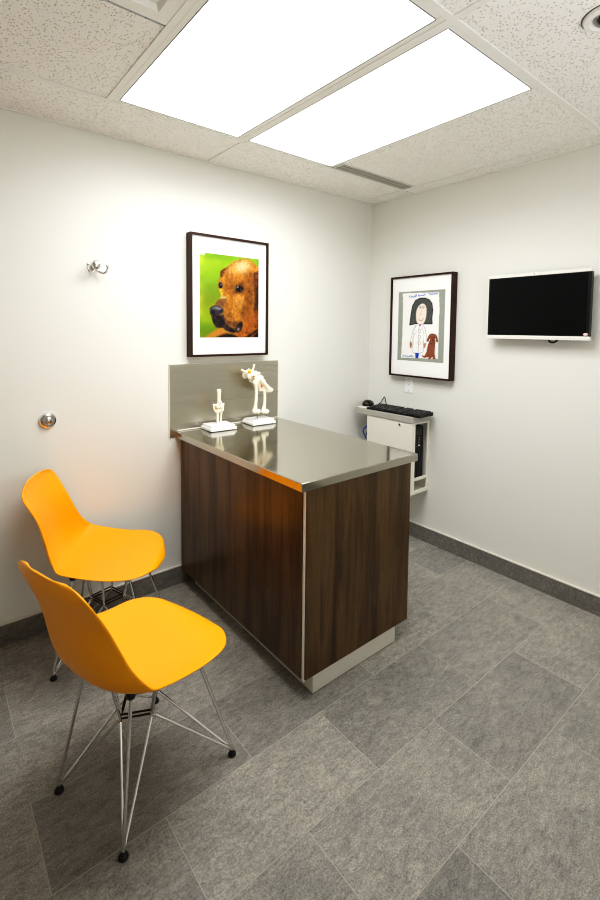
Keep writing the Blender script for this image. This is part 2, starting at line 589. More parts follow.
def make_chair(label):
    t = thing('moulded_chair', label, 'chair', group='orange chairs by the left wall')
    S = shell_grid()
    bm = bmesh.new()
    V = [[bm.verts.new(tuple(p)) for p in row] for row in S]
    for i in range(len(V) - 1):
        for j in range(len(V[0]) - 1):
            bm.faces.new((V[i][j], V[i][j + 1], V[i + 1][j + 1], V[i + 1][j]))
    o = obj('seat_shell', bm, ORANGE, t, smooth=True, sharp=180, label='one-piece orange plastic seat and backrest')
    m = o.modifiers.new('solid', 'SOLIDIFY')
    m.thickness = .007
    m.offset = 0
    m = o.modifiers.new('sub', 'SUBSURF')
    m.levels = m.render_levels = 1
    zr = .25
    A, B, F, G = (-.062, 0), (.010, -.066), (.082, 0), (.010, .066)
    ring = {(-1, -1): [A, B], (-1, 1): [A, G], (1, -1): [B, F], (1, 1): [G, F]}
    rise = {A: (-.098, 0), B: (.012, -.10), F: (.12, 0), G: (.012, .10)}
    foot = {(-1, -1): (-.174, -.168), (-1, 1): (-.174, .168), (1, -1): (.238, -.205), (1, 1): (.238, .205)}
    top = {(-1, -1): (-.105, -.115), (-1, 1): (-.105, .115), (1, -1): (.13, -.135), (1, 1): (.13, .135)}
    for k in ((-1, -1), (-1, 1), (1, -1), (1, 1)):
        fxp, fyp = foot[k]
        bm = bmesh.new()
        r = .0056
        cx, cy = top[k]
        tube(bm, [(fxp, fyp, .012), (fxp, fyp, .03), (cx, cy, .412)], r, 10)
        for j, (rx, ry) in enumerate(ring[k]):
            d = Vector((rx - fxp, ry - fyp, 0)).normalized()
            a = Vector((fxp, fyp, .03)) + d * .006
            b = a + (Vector((rx, ry, zr)) - a) * .97
            tube(bm, spline([a, a + (b - a) * .04 + d * .004, b], 4) , r * .82, 8)
            qx, qy = rise[(rx, ry)]
            o2 = Vector((-d.y, d.x, 0)) * .006
            tube(bm, spline([b, Vector((rx, ry, zr + .012)) + o2 * .5, Vector((qx, qy, .421)) + o2], 4), r * .75, 8)
        leg = obj('leg', bm, CHROME, t, smooth=True)
        lf = obj('rubber_foot', lathe(bmesh.new(), [(0, 0), (.012, 0), (.0142, .003), (.0138, .008), (.009, .015), (.0065, .021), (0, .021)],
                                     Matrix.Translation((fxp, fyp, 0)), 20), RUBBER, leg, smooth=True, label='black rubber foot')
    bm = bmesh.new()
    loop = [A, B, F, G]
    for dz in (0, .013):
        for a, b in zip(loop, loop[1:] + loop[:1]):
            tube(bm, [(*a, zr + dz), (*b, zr + dz)], .0032, 8)
    obj('wire_ring', bm, DARKWIRE, t, smooth=True, label='dark wire ring joining the legs under the seat')
    for k in top.values():
        obj('shock_mount', lathe(bmesh.new(), [(0, .405), (.012, .405), (.014, .411), (.014, .428), (0, .424)], Matrix.Translation((k[0], k[1], 0)), 20), RUBBER, t, smooth=True)
    return t

chair = make_chair('orange moulded chair with chrome wire base standing nearest the camera')
chair.location = (-2.226, -1.030, 0)
chair.rotation_euler.z = math.radians(17)
def dup(root):
    r = root.copy()
    C.objects.link(r)
    for ch in list(root.children):
        c = ch.copy()
        C.objects.link(c)
        c.parent = r
        for g in list(ch.children):
            d = g.copy()
            C.objects.link(d)
            d.parent = c
    return r
chair2 = dup(chair)
chair2['label'] = 'orange moulded chair with chrome wire base behind the other, against the back wall'
chair2.location = (-2.116, -.322, 0)
chair2.rotation_euler.z = math.radians(-29.8)

# ------------------------------------------------------------------ painted prints (colours stored on the mesh)
class Canvas:
    def __init__(s, w, h, bg, quad):
        s.w, s.h = w, h
        s.px = np.empty((h, w, 3))
        s.px[:] = np.array(bg, float)
        s.q = [np.array(p, float) for p in quad]        # tl, tr, br, bl of the sketch frame the points are given in
        s.yy, s.xx = np.mgrid[0:h, 0:w] + .5
    def uv(s, p):
        tl, tr, br, bl = s.q
        u = v = .5
        for _ in range(12):
            l = tl + (bl - tl) * v
            r = tr + (br - tr) * v
            u = (p[0] - l[0]) / (r[0] - l[0])
            a = tl + (tr - tl) * u
            b = bl + (br - bl) * u
            v = (p[1] - a[1]) / (b[1] - a[1])
        return u * s.w, v * s.h
    @staticmethod
    def blur(m, r):
        if r <= 0:
            return m
        n = int(3 * r) + 1
        k = np.exp(-.5 * (np.arange(-n, n + 1) / r) ** 2)
        k /= k.sum()
        for ax in (0, 1):
            p = np.pad(m, [(n, n) if a == ax else (0, 0) for a in (0, 1)], mode='edge')
            m = sum(k[i] * np.take(p, range(i, i + m.shape[ax]), axis=ax) for i in range(len(k)))
        return m
    def poly_mask(s, pts, soft=.5, smooth=True):
        P = [s.uv(p) for p in pts]
        if smooth:
            V = [Vector((*p, 0)) for p in P]
            n = len(V)
            Q = []
            for i in range(n):
                a, b, c, d = V[i - 1], V[i], V[(i + 1) % n], V[(i + 2) % n]
                for k in range(5):
                    t = k / 5
                    e = .5 * (2 * b + (c - a) * t + (2 * a - 5 * b + 4 * c - d) * t * t + (3 * b - a - 3 * c + d) * t ** 3)
                    Q.append((e.x, e.y))
            P = Q
        m = np.zeros((s.h, s.w), bool)
        for (x1, y1), (x2, y2) in zip(P, P[1:] + P[:1]):
            if y1 == y2:
                continue
            c = (y1 > s.yy) != (y2 > s.yy)
            m ^= c & (s.xx < (x2 - x1) * (s.yy - y1) / (y2 - y1) + x1)
        return s.blur(m.astype(float), soft)
    def put(s, m, col, a=1.0):
        m = (m * a)[..., None]
        s.px = s.px * (1 - m) + np.array(col, float) * m
    def poly(s, pts, col, soft=.5, a=1.0, clip=None, smooth=True):
        m = s.poly_mask(pts, soft, smooth)
        if clip is not None:
            m = m * clip
        s.put(m, col, a)
        return m
    def dot(s, p, rx, ry, col, soft=.5, a=1.0, clip=None, ang=0):
        pts = []
        for k in range(16):
            th = 2 * math.pi * k / 16
            x, y = rx * math.cos(th), ry * math.sin(th)
            pts.append((p[0] + x * math.cos(ang) - y * math.sin(ang), p[1] + x * math.sin(ang) + y * math.cos(ang)))
        return s.poly(pts, col, soft, a, clip)
    def line(s, pts, wid, col, a=1.0, curve=True):
        P = [s.uv(p) for p in pts]
        if curve and len(P) > 2:
            P = [(v.x, v.y) for v in spline([(*p, 0) for p in P], 5)]
        d = np.full((s.h, s.w), 1e9)
        for (x1, y1), (x2, y2) in zip(P, P[1:]):
            L2 = (x2 - x1) ** 2 + (y2 - y1) ** 2 + 1e-9
            t = np.clip(((s.xx - x1) * (x2 - x1) + (s.yy - y1) * (y2 - y1)) / L2, 0, 1)
            d = np.minimum(d, np.hypot(s.xx - x1 - t * (x2 - x1), s.yy - y1 - t * (y2 - y1)))
        s.put(np.clip(wid / 2 - d + .5, 0, 1), col, a)
    def mesh(s, name, W, Hh, parent, axis, off, label=None):
        """grid of W x Hh metres centred on the parent; axis 'y' faces -y, axis 'x' faces -x"""
        w, h = s.w, s.h
        u = (np.arange(w) / (w - 1) - .5) * W
        v = (.5 - np.arange(h) / (h - 1)) * Hh
        U, V = np.meshgrid(u, v)
        Z = np.full_like(U, off)
        co = np.stack([U, Z, V], -1) if axis == 'y' else np.stack([Z, -U, V], -1)
        me = bpy.data.meshes.new(name)
        idx = np.arange(w * h).reshape(h, w)
        f = np.stack([idx[1:, :-1], idx[1:, 1:], idx[:-1, 1:], idx[:-1, :-1]], -1).reshape(-1, 4)
        me.from_pydata(co.reshape(-1, 3).tolist(), [], f.tolist())
        c = np.clip(s.px, 0, 255) / 255
        c = np.where(c <= .04045, c / 12.92, ((c + .055) / 1.055) ** 2.4)
        at = me.color_attributes.new('Col', 'FLOAT_COLOR', 'POINT')
        at.data.foreach_set('color', np.concatenate([c.reshape(-1, 3), np.ones((w * h, 1))], 1).ravel())
        o = link(name, me, PRINT, parent)
        if label:
            o['label'] = label
        return o

def picture(name, label, loc, W, Hh, fw, depth, axis):
    t = thing(name, label, 'framed picture', loc)
    def P(u0, u1, v0, v1, d0, d1):       # u to the viewer's right, v up, d out of the wall
        return BX(u0, u1, -d1, -d0, v0, v1) if axis == 'y' else BX(-d1, -d0, -u1, -u0, v0, v1)
    bm = bmesh.new()
    w, h = W / 2, Hh / 2
    def add(*a):
        b2 = P(*a)
        me = bpy.data.meshes.new('tmp')
        b2.to_mesh(me)
        b2.free()
        bm.from_mesh(me)
        bpy.data.meshes.remove(me)
    add(-w, -w + fw, -h, h, .002, depth)
    add(w - fw, w, -h, h, .002, depth)
    add(-w + fw, w - fw, h - fw, h, .002, depth)
    add(-w + fw, w - fw, -h, -h + fw, .002, depth)
    obj('frame', bm, FRAMEWOOD, t, label='dark brown wooden frame')
    obj('mat_board', P(-w + fw, w - fw, -h + fw, h - fw, .004, depth - .012), MATBOARD, t, label='white mat board')
    obj('glass_pane', P(-w + fw, w - fw, -h + fw, h - fw, depth - .006, depth - .004), GLASS, t)
    return t

# dog photograph ---------------------------------------------------
dog = Canvas(196, 234, (120, 190, 20), [(92, 183), (487, 228), (497, 745), (103, 750)])
yy, xx = np.mgrid[0:234, 0:196]
rng = np.random.default_rng(3)
nz = Canvas.blur(rng.normal(size=(234, 196)), 9) * 16
g = yy / 234
dog.px = np.stack([128 + 26 * np.sin(g * 9 + .6) * (1 - g) + 40 * np.clip(.5 - xx / 196 - .0, 0, 1) * g + 14 * nz,
                   188 + 18 * np.sin(g * 9 + .4) + 12 * nz - 22 * g, 14 + 14 * (1 - g) + 6 * nz], -1)
dog.poly([(92, 183), (300, 200), (487, 228), (487, 270), (400, 232), (250, 240), (92, 210)], (96, 160, 20), 5, .5)
dog.poly([(92, 640), (230, 700), (250, 760), (92, 760)], (86, 140, 18), 7, .6)
head = [(262, 285), (300, 252), (345, 232), (390, 226), (430, 240), (470, 270), (500, 300), (520, 420), (520, 770), (330, 770), (300, 730), (262, 705),
        (240, 690), (205, 680), (190, 650), (176, 606), (162, 580), (165, 552), (190, 530), (212, 500), (232, 470), (222, 440), (212, 410), (216, 370), (226, 340)]
hm = dog.poly(head, (196, 112, 26), .8)
dog.poly([(225, 310), (255, 288), (280, 282), (262, 310), (240, 345), (226, 345)], (104, 52, 14), 1.2, .95)          # far ear
dog.poly([(300, 258), (350, 236), (405, 232), (445, 262), (420, 330), (350, 330), (290, 330), (262, 310)], (228, 158, 74), 5, .85, hm)   # lit forehead
dog.poly([(325, 262), (380, 245), (420, 262), (400, 300), (340, 300)], (240, 184, 112), 5, .7, hm)
dog.poly([(425, 240), (500, 290), (500, 330), (455, 318), (432, 285)], (205, 122, 40), 3, .8, hm)
dog.poly([(452, 318), (470, 316), (505, 326), (505, 640), (492, 690), (470, 660), (458, 560), (462, 470), (450, 400)], (64, 28, 12), 2, .95, hm)  # near ear
dog.poly([(470, 320), (488, 322), (489, 400), (478, 420), (466, 380)], (120, 52, 18), 2, .7, hm)
dog.poly([(400, 330), (455, 330), (455, 470), (440, 560), (400, 600), (395, 480)], (176, 90, 18), 6, .7, hm)     # cheek shadow
dog.poly([(250, 470), (300, 440), (330, 470), (350, 560), (330, 640), (270, 600), (240, 540)], (214, 128, 32), 6, .8, hm)   # muzzle side
dog.poly([(330, 490), (400, 500), (410, 560), (350, 600)], (224, 144, 44), 6, .55, hm)
dog.poly([(238, 345), (256, 340), (268, 470), (238, 474), (226, 440)], (210, 128, 30), 3, .7, hm)                # bridge
dog.poly([(228, 400), (240, 440), (240, 475), (226, 470), (218, 440)], (240, 205, 40), 2.2, .8, hm)              # rim light
dog.poly([(188, 534), (225, 480), (272, 486), (262, 530), (245, 545), (215, 540)], (140, 88, 48), 3, .85, hm)    # top of muzzle
dog.poly([(222, 478), (250, 472), (272, 482), (250, 488), (228, 488)], (232, 206, 120), 1.6, .8, hm)
dog.poly([(164, 575), (172, 600), (182, 640), (194, 664), (215, 684), (250, 682), (262, 700), (330, 716), (340, 690), (300, 680), (262, 640), (250, 590), (230, 600)], (34, 20, 24), 1.6, .97)  # mouth, flews
dog.poly([(250, 600), (300, 640), (345, 640), (375, 640), (382, 670), (370, 700), (345, 715), (338, 690), (300, 672), (262, 640)], (64, 34, 20), 3, .7, hm)
dog.poly([(345, 662), (372, 640), (382, 670), (368, 706), (346, 714), (336, 694)], (30, 16, 14), 1.2, .95, hm)
dog.dot((352, 692), 9, 11, (150, 140, 136), 1.2, .8)
dog.poly([(162, 562), (170, 545), (196, 534), (228, 540), (248, 560), (246, 584), (222, 596), (196, 592), (172, 596)], (56, 44, 50), 1.0)       # nose
dog.poly([(178, 552), (200, 540), (230, 548), (238, 562), (200, 560)], (148, 132, 132), 2.0, .85)
dog.dot((184, 578), 9, 7, (14, 8, 12), 1.2, .9)
dog.dot((354, 422), 36, 30, (92, 46, 14), 3, .8, hm)                                                             # near eye
dog.dot((354, 424), 27, 22, (26, 12, 10), 1.2)
dog.dot((366, 432), 9, 7, (92, 74, 70), 1.2, .9)
dog.dot((343, 412), 4.5, 4.5, (190, 190, 205), .8, .9)
dog.line([(318, 400), (345, 384), (380, 394), (396, 420)], 1.6, (112, 58, 16), .7)
dog.dot((228, 402), 13, 20, (22, 14, 22), 1.2)                                                                   # far eye
dog.dot((231, 396), 4, 6, (150, 160, 190), .9, .9)
dog.line([(282, 340), (292, 380), (290, 420)], 2, (165, 92, 24), .5)
dog.line([(310, 350), (306, 390)], 2, (165, 92, 24), .5)
for i in range(40):
    x, y = 290 + rng.random() * 85, 520 + rng.random() * 110
    dog.dot((x, y), 3, 3, (140, 72, 18), .7, .5, hm)
dog.poly([(345, 716), (380, 690), (420, 610), (470, 560), (500, 600), (500, 690), (430, 740), (345, 750)], (178, 84, 18), 4, .8, hm)   # neck
dog.poly([(380, 770), (440, 720), (500, 690), (505, 770)], (24, 12, 10), 2, .95, hm)
dog.poly([(435, 740), (470, 712), (492, 700), (492, 716), (450, 745)], (180, 90, 24), 2, .6, hm)
dog.poly([(130, 752), (180, 712), (228, 684), (268, 700), (285, 722), (250, 740), (180, 748), (150, 760)], (214, 142, 40), 2, .95)         # paw / shoulder
dog.poly([(215, 742), (262, 722), (300, 722), (340, 735), (338, 760), (200, 760)], (34, 24, 8), 2.4, .95)
dog.poly([(92, 180), (126, 188), (126, 206), (92, 200)], (206, 228, 190), .6, .9, smooth=False)                   # pale corner label
for pts, col, sf, al in (
        ([(300, 392), (345, 372), (392, 386), (408, 430), (384, 458), (330, 456), (306, 430)], (120, 62, 16), 5, .6),
        ([(268, 300), (280, 330), (276, 440), (262, 440), (256, 350)], (150, 82, 22), 3, .5),
        ([(296, 320), (310, 360), (312, 460), (300, 520), (286, 440)], (140, 76, 20), 3, .5),
        ([(395, 300), (450, 330), (455, 470), (430, 520), (405, 420)], (132, 70, 18), 6, .6),
        ([(252, 520), (262, 500), (290, 560), (330, 630), (300, 640), (262, 610)], (150, 86, 30), 4, .6),
        ([(385, 470), (440, 480), (440, 560), (390, 640), (372, 600)], (128, 64, 16), 6, .65),
        ([(330, 470), (360, 462), (385, 500), (370, 540), (340, 530)], (226, 150, 62), 5, .6),
        ([(330, 268), (372, 250), (410, 262), (398, 296), (345, 304)], (246, 206, 150), 5, .7)):
    dog.poly(pts, col, sf, al, hm)
dog.dot((354, 424), 25, 20, (24, 12, 10), 1.2)
dog.dot((366, 432), 9, 7, (92, 74, 70), 1.2, .9)
dog.dot((343, 412), 5, 5, (200, 200, 215), .8, .9)
fur = Canvas.blur(rng.normal(size=dog.px.shape[:2]), 1.5) * 60 + Canvas.blur(rng.normal(size=dog.px.shape[:2]), 4) * 130
dog.px += (fur * hm)[..., None] * np.array((1, .75, .35))
dog.px = np.clip(np.where(hm[..., None] > .5, dog.px * .90 + np.array((0, 9, 14)), dog.px * .88 + np.array((10, 2, 14))), 2, 250)
cx, cz = -1.2845, 1.687
t = picture('framed_dog_photograph', 'framed colour photograph of a brown dog on green, above the steel backsplash', (cx, 0, cz), .538, .708, .013, .055, 'y')
o = dog.mesh('photo_print', .408, .490, t, 'y', -.0435, 'colour print of a brown dog looking left')
o.location = (-.003, 0, .003)

# child's drawing --------------------------------------------------
dr = Canvas(158, 206, (158, 162, 152), [(95, 205), (443, 183), (446, 738), (97, 712)])
INK, BL = (62, 62, 60), (60, 92, 190)
pm = dr.poly([(128, 214), (398, 208), (406, 330), (404, 480), (407, 706), (260, 700), (128, 694), (134, 500), (134, 330)], (246, 246, 243), .5, 1, None, False)
hair = [(189, 450), (196, 380), (206, 310), (228, 268), (262, 250), (300, 249), (332, 262), (352, 290), (359, 340), (355, 400), (358, 442), (300, 442), (240, 440)]
dr.poly(hair, (84, 86, 84), .5, 1, None, False)
dr.line(hair + hair[:1], 2.2, (28, 28, 28), 1, False)
face = [(254, 308), (280, 290), (304, 302), (314, 340), (310, 400), (294, 440), (266, 446), (244, 428), (236, 380), (240, 340)]
dr.poly(face, (242, 228, 214), .5)
dr.line(face + face[:1], .9, (150, 140, 130))
for x in (267, 289):
    dr.line([(x + 8.5 * math.cos(a), 318 + 9 * math.sin(a)) for a in np.linspace(0, 2 * math.pi, 10)], .9, (92, 110, 112))
    dr.dot((x + 1, 319), 2.5, 3, (70, 90, 92))
dr.line([(276, 338), (270, 370), (278, 374)], .9, (150, 140, 130))
dr.line([(258, 404), (268, 418), (284, 416), (292, 402)], 1.3, (146, 84, 76))
dr.poly([(258, 446), (280, 444), (268, 466)], (196, 92, 190), .4, 1, None, False)
coat = [(240, 452), (222, 480), (206, 540), (198, 600), (214, 618), (220, 590), (214, 640), (236, 660), (290, 658), (300, 630), (296, 575), (304, 610), (318, 590), (316, 520), (304, 470), (286, 450)]
dr.line(coat, 1.0, (120, 124, 120))
dr.line([(240, 452), (222, 510), (214, 600)], .8, (140, 142, 140))
dr.line([(262, 462), (263, 560), (261, 656)], .9, (120, 124, 120))
dr.line([(244, 500), (222, 540), (222, 590)], .8, (140, 142, 140))
dr.line([(284, 470), (300, 520), (298, 580)], .8, (140, 142, 140))
for y in (494, 540, 582):
    dr.line([(266 + 10 * math.cos(a), y + 14 * math.sin(a)) for a in np.linspace(0, 2 * math.pi, 10)], .9, (120, 124, 120))
dr.poly([(194, 582), (208, 578), (210, 612), (198, 622)], (164, 110, 86), .4)
dr.poly([(302, 590), (314, 588), (314, 614), (304, 624)], (184, 130, 104), .4)
dr.poly([(238, 660), (268, 660), (264, 696), (242, 694)], (24, 66, 190), .4, 1, None, False)
dr.line([(253, 664), (252, 694)], 1, (14, 36, 120))
dr.line([(240, 697), (262, 699)], 1.8, (20, 24, 40))
BR = (142, 80, 56)
dr.poly([(336, 590), (348, 560), (384, 562), (382, 620), (384, 690), (396, 704), (372, 706), (366, 690), (356, 704), (336, 706), (340, 692), (318, 696), (300, 694), (286, 676), (300, 680), (312, 676), (326, 640)], BR, .4)
dr.poly([(323, 570), (334, 534), (352, 517), (380, 520), (396, 540), (402, 576), (390, 576), (384, 548), (378, 580), (352, 584), (344, 552), (336, 574)], BR, .4)
dr.line([(323, 570), (334, 534), (352, 517), (380, 520), (396, 540), (402, 576)], 1, (82, 44, 30))
dr.line([(326, 640), (336, 590), (352, 588), (380, 588), (386, 690)], 1, (82, 44, 30))
dr.line([(350, 592), (380, 594)], 1.8, (60, 50, 52))
dr.dot((360, 545), 4, 5, (50, 40, 50))
dr.dot((374, 545), 4, 5, (50, 40, 50))
dr.dot((366, 566), 6, 6, (60, 40, 36))
# blue hand lettering along the top and in the lower left corner (a few pixels high in the photograph)
def letters(strokes, x, y, s, slope, wid, col):
    for st in strokes:
        dr.line([(x + px * s, y + py * s + px * s * slope) for px, py in st], wid, col, .9)
top_txt = [[(0, -9), (0, 6)], [(4, 0), (5, 6), (9, 5)],
           [(14, -9), (14, 7), (20, 4), (14, -2)], [(24, 0), (23, 6), (29, 5), (24, 1)], [(33, 0), (38, 0), (35, 12), (31, 10)],
           [(42, 0), (40, 6), (46, 6), (46, 0)], [(50, -10), (50, 6)], [(54, -10), (54, 6)], [(50, -3), (58, -3)],
           [(70, -9), (70, 6)], [(74, 0), (74, 6), (80, 5), (79, 0), (74, 0)], [(85, 6), (85, 0), (90, 1), (91, 6)], [(95, 6), (95, 0), (99, 6), (103, 0), (104, 6)],
           [(109, 0), (107, 6), (113, 6)], [(118, -8), (118, 6)], [(115, -2), (122, -2)],
           [(142, -8), (154, -8)], [(148, -8), (148, 6)], [(158, -7), (158, 6), (158, 0), (163, 1), (163, 6)], [(168, 3), (173, 1), (168, -1), (168, 6), (174, 6)],
           [(178, 6), (178, 0), (183, 0)], [(187, 0), (187, 6), (193, 6), (193, 0), (187, 0)], [(198, 6), (198, 0), (203, 1), (204, 6)], [(209, 0), (207, 6), (213, 6)]]
letters(top_txt, 180, 238, 1.0, -.115, 1.35, BL)
low_txt = [[(0, -10), (0, 5), (6, 4), (0, -1)], [(9, -1), (12, 4)], [(15, -1), (10, 10)],
           [(27, -8), (22, -4), (28, 1), (22, 5)], [(32, 4), (36, -1), (37, 5)], [(41, 5), (41, -1), (45, 4), (49, -1), (50, 5)], [(54, 4), (58, -1), (59, 5)],
           [(63, 5), (63, -1), (67, 5)], [(71, -9), (71, 5)], [(68, -3), (75, -3)], [(78, -9), (78, 5), (79, -1), (83, 5)], [(86, 4), (90, -1), (92, 6)]]
letters(low_txt, 142, 680, .9, .06, 1.3, BL)
dr.px += rng.normal(size=dr.px.shape[:2])[..., None] * 1.5
cy, cz = -.507, 1.526
t = picture('framed_child_drawing', "framed child's drawing of a dark-haired person in a white coat with a brown dog", (0, cy, cz), .515, .716, .012, .055, 'x')
o = dr.mesh('drawing_sheet', .387, .491, t, 'x', -.0435, "child's felt-pen drawing on white paper over a grey backing")
o.location = (0, -.003, .003)

# ------------------------------------------------------------------ television monitor
t = thing('wall_monitor', 'black flat-screen monitor with silver-white top and bottom edges on the right wall', 'monitor', (0, -1.303, 1.643))
w, h = .278, .183
obj('bezel', BX(-.078, -.045, -w, w, -h, h), BLACK, t, bevel=.003)
obj('screen', BX(-.0795, -.078, -w + .016, w - .012, -h + .022, h - .018), SCREEN, t)
obj('top_edge', BX(-.081, -.050, -w - .001, w + .001, h - .014, h + .004), SILVER, t, bevel=.002, label='silver-white top edge')
be = obj('bottom_edge', BX(-.081, -.050, -w - .001, w + .001, -h - .004, -h + .017), SILVER, t, bevel=.002, label='silver-white bottom edge')
obj('side_edge', BX(-.080, -.050, w - .003, w + .0015, -h + .017, h - .014), SILVER, t, label='thin silver left edge')
bm = bmesh.new()
for y, ww in ((-.105, .012), (-.122, .02), (-.146, .02), (-.168, .018), (-.19, .012), (-.207, .006)):
    box(bm, -.0814, -.081, y - ww / 2, y + ww / 2, -h + .006, -h + .0075)
obj('fine_print', bm, GREYLAM, be, label='tiny grey printing on the bottom edge')
bm = bmesh.new()
lathe(bm, [(0, .002), (.006, .0015), (.007, 0)], Matrix.Translation((-.0795, -w + .016, -h + .028)) @ Matrix.Rotation(-math.pi / 2, 4, 'Y') @ Matrix.Scale(1.7, 4, (0, 1, 0)), 20)
obj('badge', bm, mat('pink_white_badge', (240, 205, 205), .4)[0], t, label='small pinkish white badge')
obj('camera_dot', lathe(bmesh.new(), [(0, .001), (.003, 0)], Matrix.Translation((-.081, .01, h - .005)) @ Matrix.Rotation(-math.pi / 2, 4, 'Y'), 12), BLACK, t)
bm = BX(-.045, -.006, -.12, .12, -.11, .11)
obj('wall_bracket', box(bm, -.006, -.0005, -.15, .15, -.13, .13), BLACK, t)
obj('cable', tube(bmesh.new(), spline([(-.035, -.065, -h + .01), (-.05, -.072, -h - .012), (-.052, -.090, -h - .019), (-.05, -.108, -h - .012), (-.035, -.116, -h + .01)]), .005, 8), BLACK, t, smooth=True, label='black cable loop under the screen')

# ------------------------------------------------------------------ outlet plate
t = thing('wall_switch_plate', 'white blank wall plate below the framed drawing', 'wall plate', (0, -.397, 1.105))
obj('plate', BX(-.006, -.0005, -.036, .036, -.058, .058), WHITE, t, bevel=.002)
for z in (-.042, .0, .042):
    obj('screw', lathe(bmesh.new(), [(0, .0012), (.003, .0008), (.0035, 0)], Matrix.Translation((-.006, 0, z)) @ Matrix.Rotation(-math.pi / 2, 4, 'Y'), 12), GREYMETAL, t)

# ------------------------------------------------------------------ computer wall cabinet
t = thing('wall_computer_cabinet', 'cream metal computer cabinet hung on the right wall with grey shelf on top', 'cabinet', (0, -.38, .375))
X0, Y0, Y1, ZT = -.200, -.200, .203, .497           # front, near side, far side, height (local)
case = bmesh.new()
th = .012
box(case, X0 + .012, -.001, Y1 - th, Y1, 0, ZT)                 # far side
box(case, X0 + .012, -.001, Y0 + th, Y1 - th, 0, .014)          # bottom
box(case, X0 + .012, -.001, Y0 + th, Y1 - th, ZT - .010, ZT)    # top
box(case, -.008, -.001, Y0 + th, Y1 - th, .014, ZT - .010)      # back
# near side with two openings
box(case, X0 + .012, -.158, Y0, Y0 + th, 0, ZT)
box(case, -.022, -.001, Y0, Y0 + th, 0, ZT)
box(case, -.158, -.022, Y0, Y0 + th, 0, .024)
box(case, -.158, -.022, Y0, Y0 + th, .092, .112)
box(case, -.158, -.022, Y0, Y0 + th, ZT - .012, ZT)
box(case, -.158, -.022, Y0 + th, Y1 - th, .092, .104)           # inner shelf
obj('case', case, CREAM, t, bevel=.0015, seg=1)
dpan = obj('front_panel', BX(X0, X0 + .0115, Y0 - .002, Y1 + .002, -.004, ZT), CREAM, t, bevel=.002)
obj('lock', lathe(bmesh.new(), [(0, .002), (.004, .002), (.004, .004), (.010, .004), (.011, 0)], Matrix.Translation((X0, -.098, ZT - .022)) @ Matrix.Rotation(-math.pi / 2, 4, 'Y'), 20), CHROME, dpan, smooth=True, label='round chrome lock')
bm = bmesh.new()
lathe(bm, [(0, .0045), (.0055, .0045), (.0055, .002)], Matrix.Translation((X0, -.098, ZT - .022)) @ Matrix.Rotation(-math.pi / 2, 4, 'Y'), 16)
obj('keyhole', bm, BLACK, dpan)
obj('shelf', BX(X0 - .006, -.001, Y0 - .010, .322, ZT + .0005, ZT + .042), GREYLAM, t, bevel=.003, label='grey laminate shelf')
obj('shelf_top', BX(X0 - .004, -.002, Y0 - .008, .320, ZT + .042, ZT + .0445), GREYLAM, t)
ZS = .375 + ZT + .0445

t = thing('desktop_computer', 'black desktop computer standing inside the cream wall cabinet', 'computer', (-.098, -.385, .480))
obj('case', BX(-.050, .054, -.178, .17, 0, .358), BLACK, t, bevel=.003)
for x in (-.030, -.012, .006):
    obj('front_rib', BX(x, x + .008, -.1805, -.178, .01, .20), KEY, t)
obj('drive_bay', BX(-.034, .030, -.1805, -.178, .30, .335), KEY, t)
obj('drive_bay', BX(-.034, .030, -.1805, -.178, .215, .222), KEY, t)
bm = bmesh.new()
lathe(bm, [(0, .002), (.007, .002), (.008, 0)], Matrix.Translation((.004, -.178, .225)) @ Matrix.Rotation(math.pi / 2, 4, 'X'), 16)
obj('power_light', bm, LEDW, t, label='pale power light')
for z in (.245, .262, .279):
    obj('port', BX(-.002, .006, -.182, -.178, z, z + .006), GREYMETAL, t)

t = thing('computer_keyboard', 'black keyboard lying on the grey shelf of the wall cabinet', 'keyboard', (-.120, -.402, ZS), math.radians(2))
kw, kd = .118, .232
bm = bmesh.new()
prof = [(-kw / 1.5, 0), (-kw / 1.5, .012), (kw / 1.5, .024), (kw / 1.5, 0)]
a = [bm.verts.new((x, -kd, z)) for x, z in prof]
b = [bm.verts.new((x, kd, z)) for x, z in prof]
bm.faces.new(a)
bm.faces.new(b[::-1])
for k in range(4):
    bm.faces.new((a[k], b[k], b[(k + 1) % 4], a[(k + 1) % 4]))
obj('keyboard_body', bm, BLACK, t, bevel=.002)
bm = bmesh.new()
for r in range(6):
    x = -.066 + r * .0225 + (.005 if r == 5 else 0)
    zb = .012 + (x + kw / 1.5) / (2 * kw / 1.5) * .012
    n = 22
    for c in range(n):
        y = -kd + .012 + c * (2 * kd - .024) / n
        if c in (6, 10):
            continue
        if r == 0 and 10 < c < 17:
            continue
        x0, x1, y0, y1 = x, x + .018, y + .0014, y + (2 * kd - .024) / n - .0014
        vb = [bm.verts.new(p) for p in ((x0, y0, zb - .001), (x1, y0, zb + .001), (x1, y1, zb + .001), (x0, y1, zb - .001))]
        vt = [bm.verts.new(p) for p in ((x0 + .002, y0 + .002, zb + .0065), (x1 - .002, y0 + .002, zb + .0085), (x1 - .002, y1 - .002, zb + .0085), (x0 + .002, y1 - .002, zb + .0065))]
        bm.faces.new(vt)
        for k in range(4):
            bm.faces.new((vb[k], vb[(k + 1) % 4], vt[(k + 1) % 4], vt[k]))
box(bm, -.066, -.048, -kd + .012 + 11 * .0189, -kd + .012 + 17 * .0189 - .002, .012, .0205)
o = obj('keycaps', bm, KEY, t)
o['kind'] = 'stuff'

